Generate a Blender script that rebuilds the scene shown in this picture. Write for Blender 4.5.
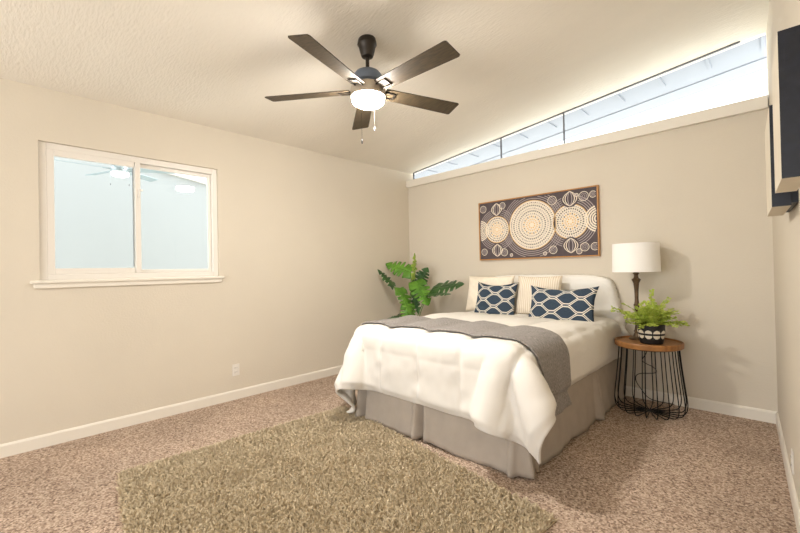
import bpy, bmesh, math, random
import numpy as np
from mathutils import Vector, Matrix, noise

S = bpy.context.scene
C = S.collection
PI = math.pi
random.seed(7)
for o in list(bpy.data.objects):
    bpy.data.objects.remove(o)

# ------------------------------------------------------------------ camera, sky, fill light, sun, exposure
CAM = Vector((3.9285, -4.2055, 1.25))
FX = Vector((-0.70065, 0.71345, 0.0089))      # view direction
RX = Vector((0.71315, 0.70070, -0.0207))      # right
UX = RX.cross(FX).normalized()
RX = FX.cross(UX).normalized()
FX.normalize()
cd = bpy.data.cameras.new('camera')
co = bpy.data.objects.new('camera', cd)
C.objects.link(co)
M = Matrix.Identity(4)
for i in range(3):
    M[i][0], M[i][1], M[i][2], M[i][3] = RX[i], UX[i], -FX[i], CAM[i]
co.matrix_world = M
cd.sensor_width = 36.0
cd.lens = 392.68 * 36.0 / 800.0
cd.clip_start = 0.02
S.camera = co

w = bpy.data.worlds.new('sky')
S.world = w
w.use_nodes = True
bg = w.node_tree.nodes['Background']
bg.inputs[0].default_value = (0.93, 0.965, 1.0, 1)
bg.inputs[1].default_value = 2.6

def area(name, loc, size, energy, color, direction):
    d = bpy.data.lights.new(name, 'AREA')
    d.shape = 'RECTANGLE'
    d.size, d.size_y = size
    d.energy = energy
    d.color = color
    o = bpy.data.objects.new(name, d)
    C.objects.link(o)
    o.location = loc
    o.rotation_euler = Vector(direction).to_track_quat('-Z', 'Y').to_euler()
    return o

# added fill lamp behind the camera, imitating daylight and tilted up for the ceiling
area('front_fill', (2.1, -7.35, 1.35), (3.8, 2.3), 56, (0.95, 0.97, 1.0), (0.0, 1, 0.6))

sd = bpy.data.lights.new('sun', 'SUN')
sd.energy = 6.0
sd.color = (1.0, 0.97, 0.92)
sd.angle = 0.01
so = bpy.data.objects.new('sun', sd)
C.objects.link(so)
so.rotation_euler = Vector((0.0, -0.57, -0.82)).to_track_quat('-Z', 'Y').to_euler()

vs = S.view_settings
vs.view_transform = 'Standard'
vs.look = 'None'
vs.gamma = 1.0
vs.exposure = 0.30
vs.use_curve_mapping = False

# ------------------------------------------------------------------ helpers
def lin(c):
    return tuple(((x / 255) / 12.92 if x / 255 <= 0.04045 else ((x / 255 + 0.055) / 1.055) ** 2.4) for x in c)

def mat(name, rgb, rough=0.6, metal=0.0, spec=0.4, noise_amt=0.0, noise_scale=8.0, bump=0.0, bump_scale=60.0,
        sheen=0.0, emit=None, stretch=(1, 1, 1), detail=4.0, rgb2=None, coords='Object', dist=0.01):
    """Principled material; colours given as sRGB 0-255; optional noise colour variation and bump."""
    m = bpy.data.materials.new(name)
    m.use_nodes = True
    nt = m.node_tree
    b = nt.nodes['Principled BSDF']
    c = lin(rgb) + (1,)
    b.inputs['Base Color'].default_value = c
    b.inputs['Roughness'].default_value = rough
    b.inputs['Metallic'].default_value = metal
    b.inputs['Specular IOR Level'].default_value = spec
    if sheen:
        b.inputs['Sheen Weight'].default_value = sheen
    if emit:
        b.inputs['Emission Color'].default_value = lin(emit[0]) + (1,)
        b.inputs['Emission Strength'].default_value = emit[1]
    tc = nt.nodes.new('ShaderNodeTexCoord')
    mp = nt.nodes.new('ShaderNodeMapping')
    mp.inputs['Scale'].default_value = stretch
    nt.links.new(tc.outputs[coords], mp.inputs['Vector'])
    if noise_amt or rgb2:
        n = nt.nodes.new('ShaderNodeTexNoise')
        n.inputs['Scale'].default_value = noise_scale
        n.inputs['Detail'].default_value = detail
        nt.links.new(mp.outputs[0], n.inputs['Vector'])
        r = nt.nodes.new('ShaderNodeValToRGB')
        r.color_ramp.elements[0].position = 0.32
        r.color_ramp.elements[1].position = 0.68
        if rgb2:
            a0, a1 = c, lin(rgb2) + (1,)
        else:
            a0 = tuple(x * (1 - noise_amt) for x in c[:3]) + (1,)
            a1 = tuple(min(1, x * (1 + noise_amt)) for x in c[:3]) + (1,)
        r.color_ramp.elements[0].color = a0
        r.color_ramp.elements[1].color = a1
        nt.links.new(n.outputs['Fac'], r.inputs['Fac'])
        nt.links.new(r.outputs['Color'], b.inputs['Base Color'])
    if bump:
        n2 = nt.nodes.new('ShaderNodeTexNoise')
        n2.inputs['Scale'].default_value = bump_scale
        n2.inputs['Detail'].default_value = 3.0
        nt.links.new(mp.outputs[0], n2.inputs['Vector'])
        bp = nt.nodes.new('ShaderNodeBump')
        bp.inputs['Strength'].default_value = bump
        bp.inputs['Distance'].default_value = dist
        nt.links.new(n2.outputs['Fac'], bp.inputs['Height'])
        nt.links.new(bp.outputs['Normal'], b.inputs['Normal'])
    return m

def obj(name, bm, mats, parent=None, smooth=False, loc=None, auto=None):
    me = bpy.data.meshes.new(name)
    bm.to_mesh(me)
    bm.free()
    if smooth:
        for p in me.polygons:
            p.use_smooth = True
    for m in (mats if isinstance(mats, (list, tuple)) else [mats]):
        me.materials.append(m)
    o = bpy.data.objects.new(name, me)
    C.objects.link(o)
    if parent:
        o.parent = parent
    if loc:
        o.location = loc
    if auto:
        me.set_sharp_from_angle(angle=auto)
    return o

def mesh_obj(name, verts, faces, mats, parent=None, smooth=True, loc=None, fmat=None, uvs=None):
    me = bpy.data.meshes.new(name)
    me.from_pydata([tuple(v) for v in verts], [], [tuple(f) for f in faces])
    for m in (mats if isinstance(mats, (list, tuple)) else [mats]):
        me.materials.append(m)
    if fmat is not None:
        me.polygons.foreach_set('material_index', list(fmat))
    if smooth:
        me.polygons.foreach_set('use_smooth', [True] * len(me.polygons))
    if uvs is not None:
        ul = me.uv_layers.new(name='UVMap')
        li = np.zeros(len(me.loops), dtype=np.int32)
        me.loops.foreach_get('vertex_index', li)
        ul.data.foreach_set('uv', np.asarray(uvs, dtype=np.float32)[li].ravel())
    me.update()
    o = bpy.data.objects.new(name, me)
    C.objects.link(o)
    if parent:
        o.parent = parent
    if loc:
        o.location = loc
    return o

def tag(o, label=None, cat=None, group=None, kind=None):
    if label: o['label'] = label
    if cat: o['category'] = cat
    if group: o['group'] = group
    if kind: o['kind'] = kind
    return o

def thing(name, label, cat, loc=(0, 0, 0), rotz=0.0, group=None):
    o = bpy.data.objects.new(name, None)
    C.objects.link(o)
    o.location = loc
    o.rotation_euler = (0, 0, rotz)
    o.empty_display_size = 0.1
    return tag(o, label, cat, group)

def struct(o):
    o['kind'] = 'structure'
    return o

def add_box(bm, lo, hi, bevel=0.0, mi=0, seg=2):
    vs_ = [bm.verts.new((x, y, z)) for x in (lo[0], hi[0]) for y in (lo[1], hi[1]) for z in (lo[2], hi[2])]
    idx = [(0, 1, 3, 2), (4, 6, 7, 5), (0, 4, 5, 1), (2, 3, 7, 6), (0, 2, 6, 4), (1, 5, 7, 3)]
    fs = [bm.faces.new([vs_[i] for i in f]) for f in idx]
    for f in fs: f.material_index = mi
    if bevel:
        es = list({e for f in fs for e in f.edges})
        bmesh.ops.bevel(bm, geom=es, offset=bevel, segments=seg, affect='EDGES', profile=0.5)
    return fs

def box(lo, hi, bevel=0.0):
    bm = bmesh.new()
    add_box(bm, lo, hi, bevel)
    return bm

def add_hexa(bm, pts):
    """Eight points: four of the bottom loop, then four of the top loop."""
    v = [bm.verts.new(p) for p in pts]
    for f in ((3, 2, 1, 0), (4, 5, 6, 7), (0, 1, 5, 4), (1, 2, 6, 5), (2, 3, 7, 6), (3, 0, 4, 7)):
        bm.faces.new([v[i] for i in f])
    bmesh.ops.recalc_face_normals(bm, faces=bm.faces)

def add_lathe(bm, prof, seg=32, center=(0, 0), mi=0):
    rings = []
    for r, z in prof:
        if r < 1e-5:
            rings.append([bm.verts.new((center[0], center[1], z))])
        else:
            rings.append([bm.verts.new((center[0] + r * math.cos(2 * PI * k / seg), center[1] + r * math.sin(2 * PI * k / seg), z)) for k in range(seg)])
    for a, b in zip(rings, rings[1:]):
        for k in range(seg):
            k2 = (k + 1) % seg
            if len(a) == 1 and len(b) == 1: continue
            if len(a) == 1: f = bm.faces.new((a[0], b[k2], b[k]))
            elif len(b) == 1: f = bm.faces.new((a[k], a[k2], b[0]))
            else: f = bm.faces.new((a[k], a[k2], b[k2], b[k]))
            f.material_index = mi
    bmesh.ops.recalc_face_normals(bm, faces=bm.faces)

def lathe(prof, seg=32, center=(0, 0)):
    bm = bmesh.new()
    add_lathe(bm, prof, seg, center)
    return bm

def add_tube(bm, pts, r, seg=8, mi=0, r_end=None):
    pts = [Vector(p) for p in pts]
    n = len(pts)
    rings = []
    up = Vector((0, 0, 1))
    prev = None
    for i, p in enumerate(pts):
        t = (pts[min(i + 1, n - 1)] - pts[max(i - 1, 0)]).normalized()
        if prev is None:
            a = t.cross(up)
            if a.length < 1e-3: a = t.cross(Vector((1, 0, 0)))
        else:
            a = prev - t * prev.dot(t)
            if a.length < 1e-5: a = t.cross(up)
        a.normalize()
        prev = a
        b = t.cross(a)
        rr = r if r_end is None else r + (r_end - r) * i / (n - 1)
        rings.append([bm.verts.new(p + (a * math.cos(2 * PI * k / seg) + b * math.sin(2 * PI * k / seg)) * rr) for k in range(seg)])
    for a, b in zip(rings, rings[1:]):
        for k in range(seg):
            k2 = (k + 1) % seg
            f = bm.faces.new((a[k], a[k2], b[k2], b[k]))
            f.material_index = mi
    for f in (bm.faces.new(list(reversed(rings[0]))), bm.faces.new(rings[-1])):
        f.material_index = mi

def smooth_path(pts, n=8):
    """Catmull-Rom through the points."""
    P = [Vector(p) for p in pts]
    P = [P[0] * 2 - P[1]] + P + [P[-1] * 2 - P[-2]]
    out = []
    for i in range(1, len(P) - 2):
        for k in range(n):
            t = k / n
            p0, p1, p2, p3 = P[i - 1], P[i], P[i + 1], P[i + 2]
            out.append(0.5 * ((2 * p1) + (-p0 + p2) * t + (2 * p0 - 5 * p1 + 4 * p2 - p3) * t * t + (-p0 + 3 * p1 - 3 * p2 + p3) * t ** 3))
    out.append(P[-2])
    return out

# ------------------------------------------------------------------ materials
def wall_paint(name, rgb, rough=0.75, streak=False):
    return mat(name, rgb, rough=rough, spec=0.25, noise_amt=0.02, noise_scale=1.2, bump=0.22 if not streak else 0.36,
               bump_scale=70 if not streak else 22, stretch=(1, 1, 1) if not streak else (1.0, 3.0, 1.0), dist=0.006 if not streak else 0.012)

M_wall = wall_paint('greige_wall_paint', (218, 208, 191))
M_ceil = wall_paint('textured_ceiling_paint', (237, 230, 217), streak=True)
M_trim = mat('white_trim_paint', (234, 227, 214), rough=0.4, spec=0.4)
M_vinyl = mat('white_vinyl', (232, 226, 217), rough=0.35)
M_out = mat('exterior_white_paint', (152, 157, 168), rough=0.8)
M_gasket = mat('dark_glazing_gasket', (95, 95, 98), rough=0.5)

def carpet_mat():
    m = bpy.data.materials.new('speckled_brown_carpet')
    m.use_nodes = True
    nt = m.node_tree
    b = nt.nodes['Principled BSDF']
    b.inputs['Roughness'].default_value = 0.95
    b.inputs['Specular IOR Level'].default_value = 0.1
    tc = nt.nodes.new('ShaderNodeTexCoord')
    v = nt.nodes.new('ShaderNodeTexVoronoi')
    v.inputs['Scale'].default_value = 120
    n = nt.nodes.new('ShaderNodeTexNoise')
    n.inputs['Scale'].default_value = 55
    n.inputs['Detail'].default_value = 3
    big = nt.nodes.new('ShaderNodeTexNoise')
    big.inputs['Scale'].default_value = 1.6
    for x in (v, n, big):
        nt.links.new(tc.outputs['Object'], x.inputs['Vector'])
    bw = nt.nodes.new('ShaderNodeSeparateColor')
    nt.links.new(v.outputs['Color'], bw.inputs[0])
    mx = nt.nodes.new('ShaderNodeMath'); mx.operation = 'MULTIPLY_ADD'
    mx.inputs[1].default_value = 0.55
    nt.links.new(bw.outputs[0], mx.inputs[0])
    m2 = nt.nodes.new('ShaderNodeMath'); m2.operation = 'MULTIPLY'; m2.inputs[1].default_value = 0.45
    nt.links.new(n.outputs['Fac'], m2.inputs[0])
    nt.links.new(m2.outputs[0], mx.inputs[2])
    r = nt.nodes.new('ShaderNodeValToRGB')
    e = r.color_ramp.elements
    e[0].position, e[0].color = 0.12, lin((96, 78, 68)) + (1,)
    e[1].position, e[1].color = 0.85, lin((224, 204, 184)) + (1,)
    k = e.new(0.42); k.color = lin((170, 146, 128)) + (1,)
    nt.links.new(mx.outputs[0], r.inputs['Fac'])
    hs = nt.nodes.new('ShaderNodeHueSaturation')
    hs.inputs['Saturation'].default_value = 1.0
    mr = nt.nodes.new('ShaderNodeMapRange')
    mr.inputs['From Min'].default_value = 0.3; mr.inputs['From Max'].default_value = 0.7
    mr.inputs['To Min'].default_value = 0.88; mr.inputs['To Max'].default_value = 1.10
    nt.links.new(big.outputs['Fac'], mr.inputs['Value'])
    nt.links.new(mr.outputs[0], hs.inputs['Value'])
    nt.links.new(r.outputs['Color'], hs.inputs['Color'])
    nt.links.new(hs.outputs['Color'], b.inputs['Base Color'])
    bp = nt.nodes.new('ShaderNodeBump')
    bp.inputs['Strength'].default_value = 0.8
    bp.inputs['Distance'].default_value = 0.012
    nt.links.new(mx.outputs[0], bp.inputs['Height'])
    nt.links.new(bp.outputs['Normal'], b.inputs['Normal'])
    return m
M_carpet = carpet_mat()

def glass_mat(name, tint=(1, 1, 1), refl=0.10):
    m = bpy.data.materials.new(name)
    m.use_nodes = True
    nt = m.node_tree
    nt.nodes.remove(nt.nodes['Principled BSDF'])
    out = nt.nodes['Material Output']
    tr = nt.nodes.new('ShaderNodeBsdfTransparent')
    tr.inputs[0].default_value = tint + (1,)
    gl = nt.nodes.new('ShaderNodeBsdfGlossy')
    gl.inputs['Roughness'].default_value = 0.0
    fr = nt.nodes.new('ShaderNodeFresnel')
    fr.inputs['IOR'].default_value = 1.5
    mix = nt.nodes.new('ShaderNodeMixShader')
    geo = nt.nodes.new('ShaderNodeNewGeometry')
    inv = nt.nodes.new('ShaderNodeMath'); inv.operation = 'SUBTRACT'; inv.inputs[0].default_value = 1.0
    nt.links.new(geo.outputs['Backfacing'], inv.inputs[1])
    mul = nt.nodes.new('ShaderNodeMath'); mul.operation = 'MULTIPLY'
    nt.links.new(fr.outputs[0], mul.inputs[0]); nt.links.new(inv.outputs[0], mul.inputs[1])
    nt.links.new(mul.outputs[0], mix.inputs[0])
    nt.links.new(tr.outputs[0], mix.inputs[1])
    nt.links.new(gl.outputs[0], mix.inputs[2])
    nt.links.new(mix.outputs[0], out.inputs[0])
    return m
M_glass = glass_mat('window_glass', (0.96, 0.985, 0.99))

# ------------------------------------------------------------------ room shell
W = 3.862                 # width along the back wall
TH = math.tan(0.0566)     # the right wall leans outwards towards the front
YF = -7.5                 # front wall (behind the camera)
def cz(x): return 2.665 + 0.1085 * x
def wx(y): return W - TH * y

struct(obj('floor', box((-0.12, YF, -0.12), (4.45, 0.12, 0.0)), M_carpet))

bm = bmesh.new()          # left wall with the window opening
WY0, WY1, WZ0, WZ1 = -4.002, -2.714, 1.226, 2.268
add_box(bm, (-0.14, YF, 0), (0, 0.12, WZ0))
add_box(bm, (-0.14, YF, WZ1), (0, 0.12, 2.74))
add_box(bm, (-0.14, YF, WZ0), (0, WY0, WZ1))
add_box(bm, (-0.14, WY1, WZ0), (0, 0.12, WZ1))
struct(obj('wall_left', bm, M_wall))

ZL = 2.447
struct(obj('wall_back', box((0, 0, 0), (W + 0.12, 0.12, ZL + 0.02)), M_wall))

bm = bmesh.new()
add_hexa(bm, [(wx(0.12), 0.12, 0), (wx(YF), YF, 0), (wx(YF) + 0.14, YF, 0), (wx(0.12) + 0.14, 0.12, 0),
              (wx(0.12), 0.12, 3.15), (wx(YF), YF, 3.15), (wx(YF) + 0.14, YF, 3.15), (wx(0.12) + 0.14, 0.12, 3.15)])
struct(obj('wall_right', bm, M_wall))

bm = bmesh.new()          # unseen front wall behind the camera; its wide opening is added for light
add_box(bm, (0, YF - 0.12, 0), (0.2, YF, 3.2))
add_box(bm, (4.0, YF - 0.12, 0), (4.4, YF, 3.2))
add_box(bm, (0.2, YF - 0.12, 2.5), (4.0, YF, 3.2))
struct(obj('wall_front', bm, M_wall))

bm = bmesh.new()          # sloped ceiling slab
xa, xb = -0.14, 4.5
add_hexa(bm, [(xa, YF - 0.1, cz(xa)), (xb, YF - 0.1, cz(xb)), (xb, 0.13, cz(xb)), (xa, 0.13, cz(xa)),
              (xa, YF - 0.1, cz(xa) + 0.15), (xb, YF - 0.1, cz(xb) + 0.15), (xb, 0.13, cz(xb) + 0.15), (xa, 0.13, cz(xa) + 0.15)])
struct(obj('ceiling', bm, M_ceil))

def baseboard(name, a, b, inward):
    a, b, n = Vector(a), Vector(b), Vector(inward).normalized()
    bm = bmesh.new()
    prof = [(0, 0), (0.014, 0), (0.014, 0.078), (0.009, 0.0885), (0.004, 0.093), (0, 0.093)]
    ra = [bm.verts.new(a + n * d + Vector((0, 0, z))) for d, z in prof]
    rb = [bm.verts.new(b + n * d + Vector((0, 0, z))) for d, z in prof]
    for k in range(len(prof)):
        k2 = (k + 1) % len(prof)
        bm.faces.new((ra[k], ra[k2], rb[k2], rb[k]))
    bm.faces.new(list(reversed(ra))); bm.faces.new(rb)
    bmesh.ops.recalc_face_normals(bm, faces=bm.faces)
    struct(obj(name, bm, M_trim))
baseboard('baseboard_left', (0, YF, 0), (0, 0, 0), (1, 0, 0))
baseboard('baseboard_back', (0.0, 0, 0), (W, 0, 0), (0, -1, 0))
baseboard('baseboard_right', (wx(0), 0, 0), (wx(YF), YF, 0), (-1, -TH, 0))

# ledge under the high windows
bm = bmesh.new()
add_box(bm, (0.002, -0.045, ZL), (W - 0.004, 0.125, ZL + 0.098), bevel=0.004)
struct(obj('trim_1', bm, M_trim))

# ------------------------------------------------------------------ high windows along the sloped ceiling
win2 = thing('window_2', 'long wedge-shaped high window under the sloping ceiling above the bed wall', 'window', (0, 0.06, 0))
win2['kind'] = 'structure'
zs = ZL + 0.098
cuts = [0.06, 1.50, 2.257, W - 0.02]
for a, b in zip(cuts, cuts[1:]):
    bm = bmesh.new()
    add_hexa(bm, [(a, -0.003, zs), (b, -0.003, zs), (b, 0.003, zs), (a, 0.003, zs),
                  (a, -0.003, cz(a)), (b, -0.003, cz(b)), (b, 0.003, cz(b)), (a, 0.003, cz(a))])
    obj('pane', bm, M_glass, win2)
for x in cuts[:3]:
    obj('mullion', box((x - 0.0045, -0.012, zs), (x + 0.0045, 0.012, cz(x) - 0.004)), M_gasket, win2)
bm = bmesh.new()
a, b = 0.06, 3.70
add_hexa(bm, [(a, -0.012, cz(a) - 0.009), (b, -0.012, cz(b) - 0.009), (b, 0.012, cz(b) - 0.009), (a, 0.012, cz(a) - 0.009),
              (a, -0.012, cz(a)), (b, -0.012, cz(b)), (b, 0.012, cz(b)), (a, 0.012, cz(a))])
obj('gasket', bm, M_gasket, win2)

# outside: eave boards continuing the ceiling slope, and pale paving
bm = bmesh.new()
def slope_slab(bm, x0, x1, y0, y1, dz0, dz1):
    add_hexa(bm, [(x0, y0, cz(x0) + dz0), (x1, y0, cz(x1) + dz0), (x1, y1, cz(x1) + dz0), (x0, y1, cz(x0) + dz0),
                  (x0, y0, cz(x0) + dz1), (x1, y0, cz(x1) + dz1), (x1, y1, cz(x1) + dz1), (x0, y1, cz(x0) + dz1)])
slope_slab(bm, -0.6, 6.0, 0.135, 0.62, 0.012, 0.12)
slope_slab(bm, -0.6, 6.0, 0.62, 0.9, 0.002, 0.12)
x = 0.22
while x < 5.8:
    slope_slab(bm, x, x + 0.022, 0.135, 0.40, 0.0, 0.03)
    x += 0.36
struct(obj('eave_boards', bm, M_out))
struct(obj('paving', box((-14, -12, -0.4), (14, 16, -0.13)), mat('pale_paving', (225, 222, 215), rough=0.9, noise_amt=0.04, noise_scale=3)))

# ------------------------------------------------------------------ sliding window in the left wall
win = thing('window_1', 'white vinyl two-pane sliding window in the left wall', 'window', (0, 0, 0))
win['kind'] = 'structure'
bm = bmesh.new()          # outer frame set into the opening
fx0, fx1 = -0.10, -0.022
add_box(bm, (fx0, WY0, WZ0), (fx1, WY0 + 0.045, WZ1), 0.003)
add_box(bm, (fx0, WY1 - 0.045, WZ0), (fx1, WY1, WZ1), 0.003)
add_box(bm, (fx0, WY0 + 0.045, WZ1 - 0.05), (fx1, WY1 - 0.045, WZ1), 0.003)
add_box(bm, (fx0, WY0 + 0.045, WZ0), (fx1, WY1 - 0.045, WZ0 + 0.045), 0.003)
obj('window_frame', bm, M_vinyl, win)
def sash(y0, y1, z0, z1, xc, st, name, sr=None):
    sr = sr or st
    f = bmesh.new()
    a, b = xc - 0.014, xc + 0.014
    add_box(f, (a, y0, z0), (b, y0 + st, z1), 0.003)
    add_box(f, (a, y1 - sr, z0), (b, y1, z1), 0.003)
    add_box(f, (a, y0 + st, z1 - st), (b, y1 - st, z1), 0.003)
    add_box(f, (a, y0 + st, z0), (b, y1 - st, z0 + st), 0.003)
    s = obj(name, f, M_vinyl, win)
    obj('pane', box((xc - 0.003, y0 + st, z0 + st), (xc + 0.003, y1 - st, z1 - st)), M_glass, s)
    return s
s1 = sash(WY0 + 0.045, -3.352, WZ0 + 0.045, WZ1 - 0.05, -0.036, 0.045, 'sliding_sash', 0.040)
bm = box((-0.045, -3.408, WZ0 + 0.1), (-0.035, -3.402, WZ1 - 0.1))
obj('gasket', bm, mat('grey_gasket', (140, 146, 150), rough=0.5), s1)
bm = bmesh.new()
add_box(bm, (-0.022, -3.372, 1.92), (-0.008, -3.358, 1.99), 0.003)
add_box(bm, (-0.022, -3.36, 1.975), (-0.012, -3.335, 1.99), 0.003)
obj('latch', bm, M_vinyl, s1)
s2 = sash(-3.40, WY1 - 0.045, WZ0 + 0.045, WZ1 - 0.05, -0.075, 0.03, 'fixed_sash')
bm = bmesh.new()
add_box(bm, (-0.03, -4.055, 1.204), (0.034, -2.675, 1.228), 0.006)
obj('window_sill', bm, M_trim, win)
bm = bmesh.new()
add_box(bm, (0.0, -4.035, 1.168), (0.018, -2.695, 1.205), 0.004)
obj('sill_apron', bm, M_trim, win)

# the pale porch room behind that window
M_porch = mat('pale_porch_paint', (174, 176, 174), rough=0.85, noise_amt=0.01, noise_scale=1.0)
struct(obj('porch_wall', box((-3.3, -7.5, -0.13), (-3.2, -0.3, 3.3)), M_porch))
struct(obj('porch_floor', box((-3.2, -7.5, -0.13), (-0.14, -0.3, -0.05)), M_porch))
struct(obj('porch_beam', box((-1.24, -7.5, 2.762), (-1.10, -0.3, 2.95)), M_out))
bm = bmesh.new()
def pz(y): return 2.942 - 0.157 * (y + 2.629)
add_hexa(bm, [(-3.2, -6.5, pz(-6.5)), (-3.14, -6.5, pz(-6.5)), (-3.14, -0.4, pz(-0.4)), (-3.2, -0.4, pz(-0.4)),
              (-3.2, -6.5, pz(-6.5) + 0.3), (-3.14, -6.5, pz(-6.5) + 0.3), (-3.14, -0.4, pz(-0.4) + 0.3), (-3.2, -0.4, pz(-0.4) + 0.3)])
struct(obj('porch_trim', bm, M_vinyl))

# ------------------------------------------------------------------ carpet-level: shag rug
def make_rug():
    B_, C_, D_, A_ = Vector((1.03, -2.02, 0)), Vector((3.10, -2.30, 0)), Vector((2.98, -3.98, 0)), Vector((0.93, -3.70, 0))
    rng = np.random.default_rng(3)
    nu, nv = 220, 178
    u = (np.arange(nu) + 0.5) / nu
    v = (np.arange(nv) + 0.5) / nv
    U, V = np.meshgrid(u, v)
    U = (U + rng.uniform(-.5, .5, U.shape) / nu).clip(0.002, 0.998).ravel()
    V = (V + rng.uniform(-.5, .5, V.shape) / nv).clip(0.002, 0.998).ravel()
    a, b, c, d = (np.array(p) for p in (A_, B_, C_, D_))
    P = (1 - U)[:, None] * ((1 - V)[:, None] * a + V[:, None] * b) + U[:, None] * ((1 - V)[:, None] * d + V[:, None] * c)
    n = len(P)
    verts, faces, fm = [], [], []
    ang0 = rng.uniform(0, 2 * PI, n)
    lean = rng.normal(0, 0.011, (n, 2))
    low = np.array([noise.noise(Vector((p[0] * 7, p[1] * 7, 0))) for p in P])
    h = 0.026 + 0.005 * low + rng.uniform(-.006, .006, n)
    lean[:, 0] += 0.008 * low
    allv = []
    for k in range(3):
        ang = ang0 + k * 2 * PI / 3
        dx, dy = np.cos(ang) * 0.0048, np.sin(ang) * 0.0048
        base = P + np.stack([np.cos(ang + 1.57) * .003, np.sin(ang + 1.57) * .003, np.full(n, 0.006)], 1)
        v0 = base + np.stack([dx, dy, np.zeros(n)], 1)
        v1 = base - np.stack([dx, dy, np.zeros(n)], 1)
        tip = P + np.stack([lean[:, 0] + np.cos(ang + 1.57) * .008, lean[:, 1] + np.sin(ang + 1.57) * .008, h], 1)
        t0 = tip + np.stack([dx, dy, np.zeros(n)], 1) * .6
        t1 = tip - np.stack([dx, dy, np.zeros(n)], 1) * .6
        allv += [v0, v1, t1, t0]
    Vv = np.concatenate(allv)
    F = []
    for k in range(3):
        o0 = 4 * k * n
        i = np.arange(n)
        F.append(np.stack([o0 + i, o0 + n + i, o0 + 2 * n + i, o0 + 3 * n + i], 1))
    F = np.concatenate(F)
    # backing
    o0 = len(Vv)
    back = np.array([[*A_[:2], 0.0], [*D_[:2], 0.0], [*C_[:2], 0.0], [*B_[:2], 0.0], [*A_[:2], 0.010], [*D_[:2], 0.010], [*C_[:2], 0.010], [*B_[:2], 0.010]])
    Vv = np.concatenate([Vv, back])
    bf = np.array([(3, 2, 1, 0), (4, 5, 6, 7), (0, 1, 5, 4), (1, 2, 6, 5), (2, 3, 7, 6), (3, 0, 4, 7)]) + o0
    F = np.concatenate([F, bf])
    me = bpy.data.meshes.new('shag_rug')
    me.vertices.add(len(Vv)); me.vertices.foreach_set('co', Vv.astype(np.float32).ravel())
    me.loops.add(F.size); me.loops.foreach_set('vertex_index', F.astype(np.int32).ravel())
    me.polygons.add(len(F)); me.polygons.foreach_set('loop_start', np.arange(0, F.size, 4, dtype=np.int32))
    me.update(calc_edges=True)
    me.materials.append(mat('olive_beige_shag', (194, 178, 150), rough=0.95, spec=0.1, rgb2=(226, 210, 182), noise_scale=45))
    o = bpy.data.objects.new('shag_rug', me)
    C.objects.link(o)
    tag(o, 'olive beige shag rug on the brown carpet at the foot of the bed', 'rug')
make_rug()

# ------------------------------------------------------------------ bed
BX0, BX1, BY0, BY1, BZ = 1.29, 2.78, -2.06, -0.10, 0.722
bed = thing('bed', 'queen bed with grey pleated skirt and white draped headboard against the back wall', 'bed', (2.035, -1.08, 0))
def bed_obj(name, bm, m, **k):
    bmesh.ops.translate(bm, verts=bm.verts, vec=(-2.035, 1.08, 0))
    return obj(name, bm, m, bed, **k)
M_cream = mat('white_cotton', (232, 227, 219), rough=0.85, spec=0.15, noise_amt=0.015, noise_scale=5, bump=0.15, bump_scale=160, dist=0.002)
M_skirt = mat('grey_skirt_linen', (176, 165, 153), rough=0.9, spec=0.15, noise_amt=0.05, noise_scale=9, bump=0.15, bump_scale=200, dist=0.002)
bed_obj('mattress', box((BX0 + 0.02, BY0 + 0.02, 0.42), (BX1 - 0.02, BY1, BZ - 0.01), 0.04), M_cream)
bed_obj('box_spring', box((BX0 + 0.04, BY0 + 0.05, 0.18), (BX1 - 0.04, BY1, 0.42), 0.015), M_skirt)
for (x, y) in ((BX0 + .12, BY0 + .14), (BX1 - .12, BY0 + .14), (BX0 + .12, BY1 - .12), (BX1 - .12, BY1 - .12)):
    bed_obj('leg', box((x - .03, y - .03, 0), (x + .03, y + .03, 0.18), 0.004), mat('black_bed_leg', (30, 30, 32), rough=0.5))

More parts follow.
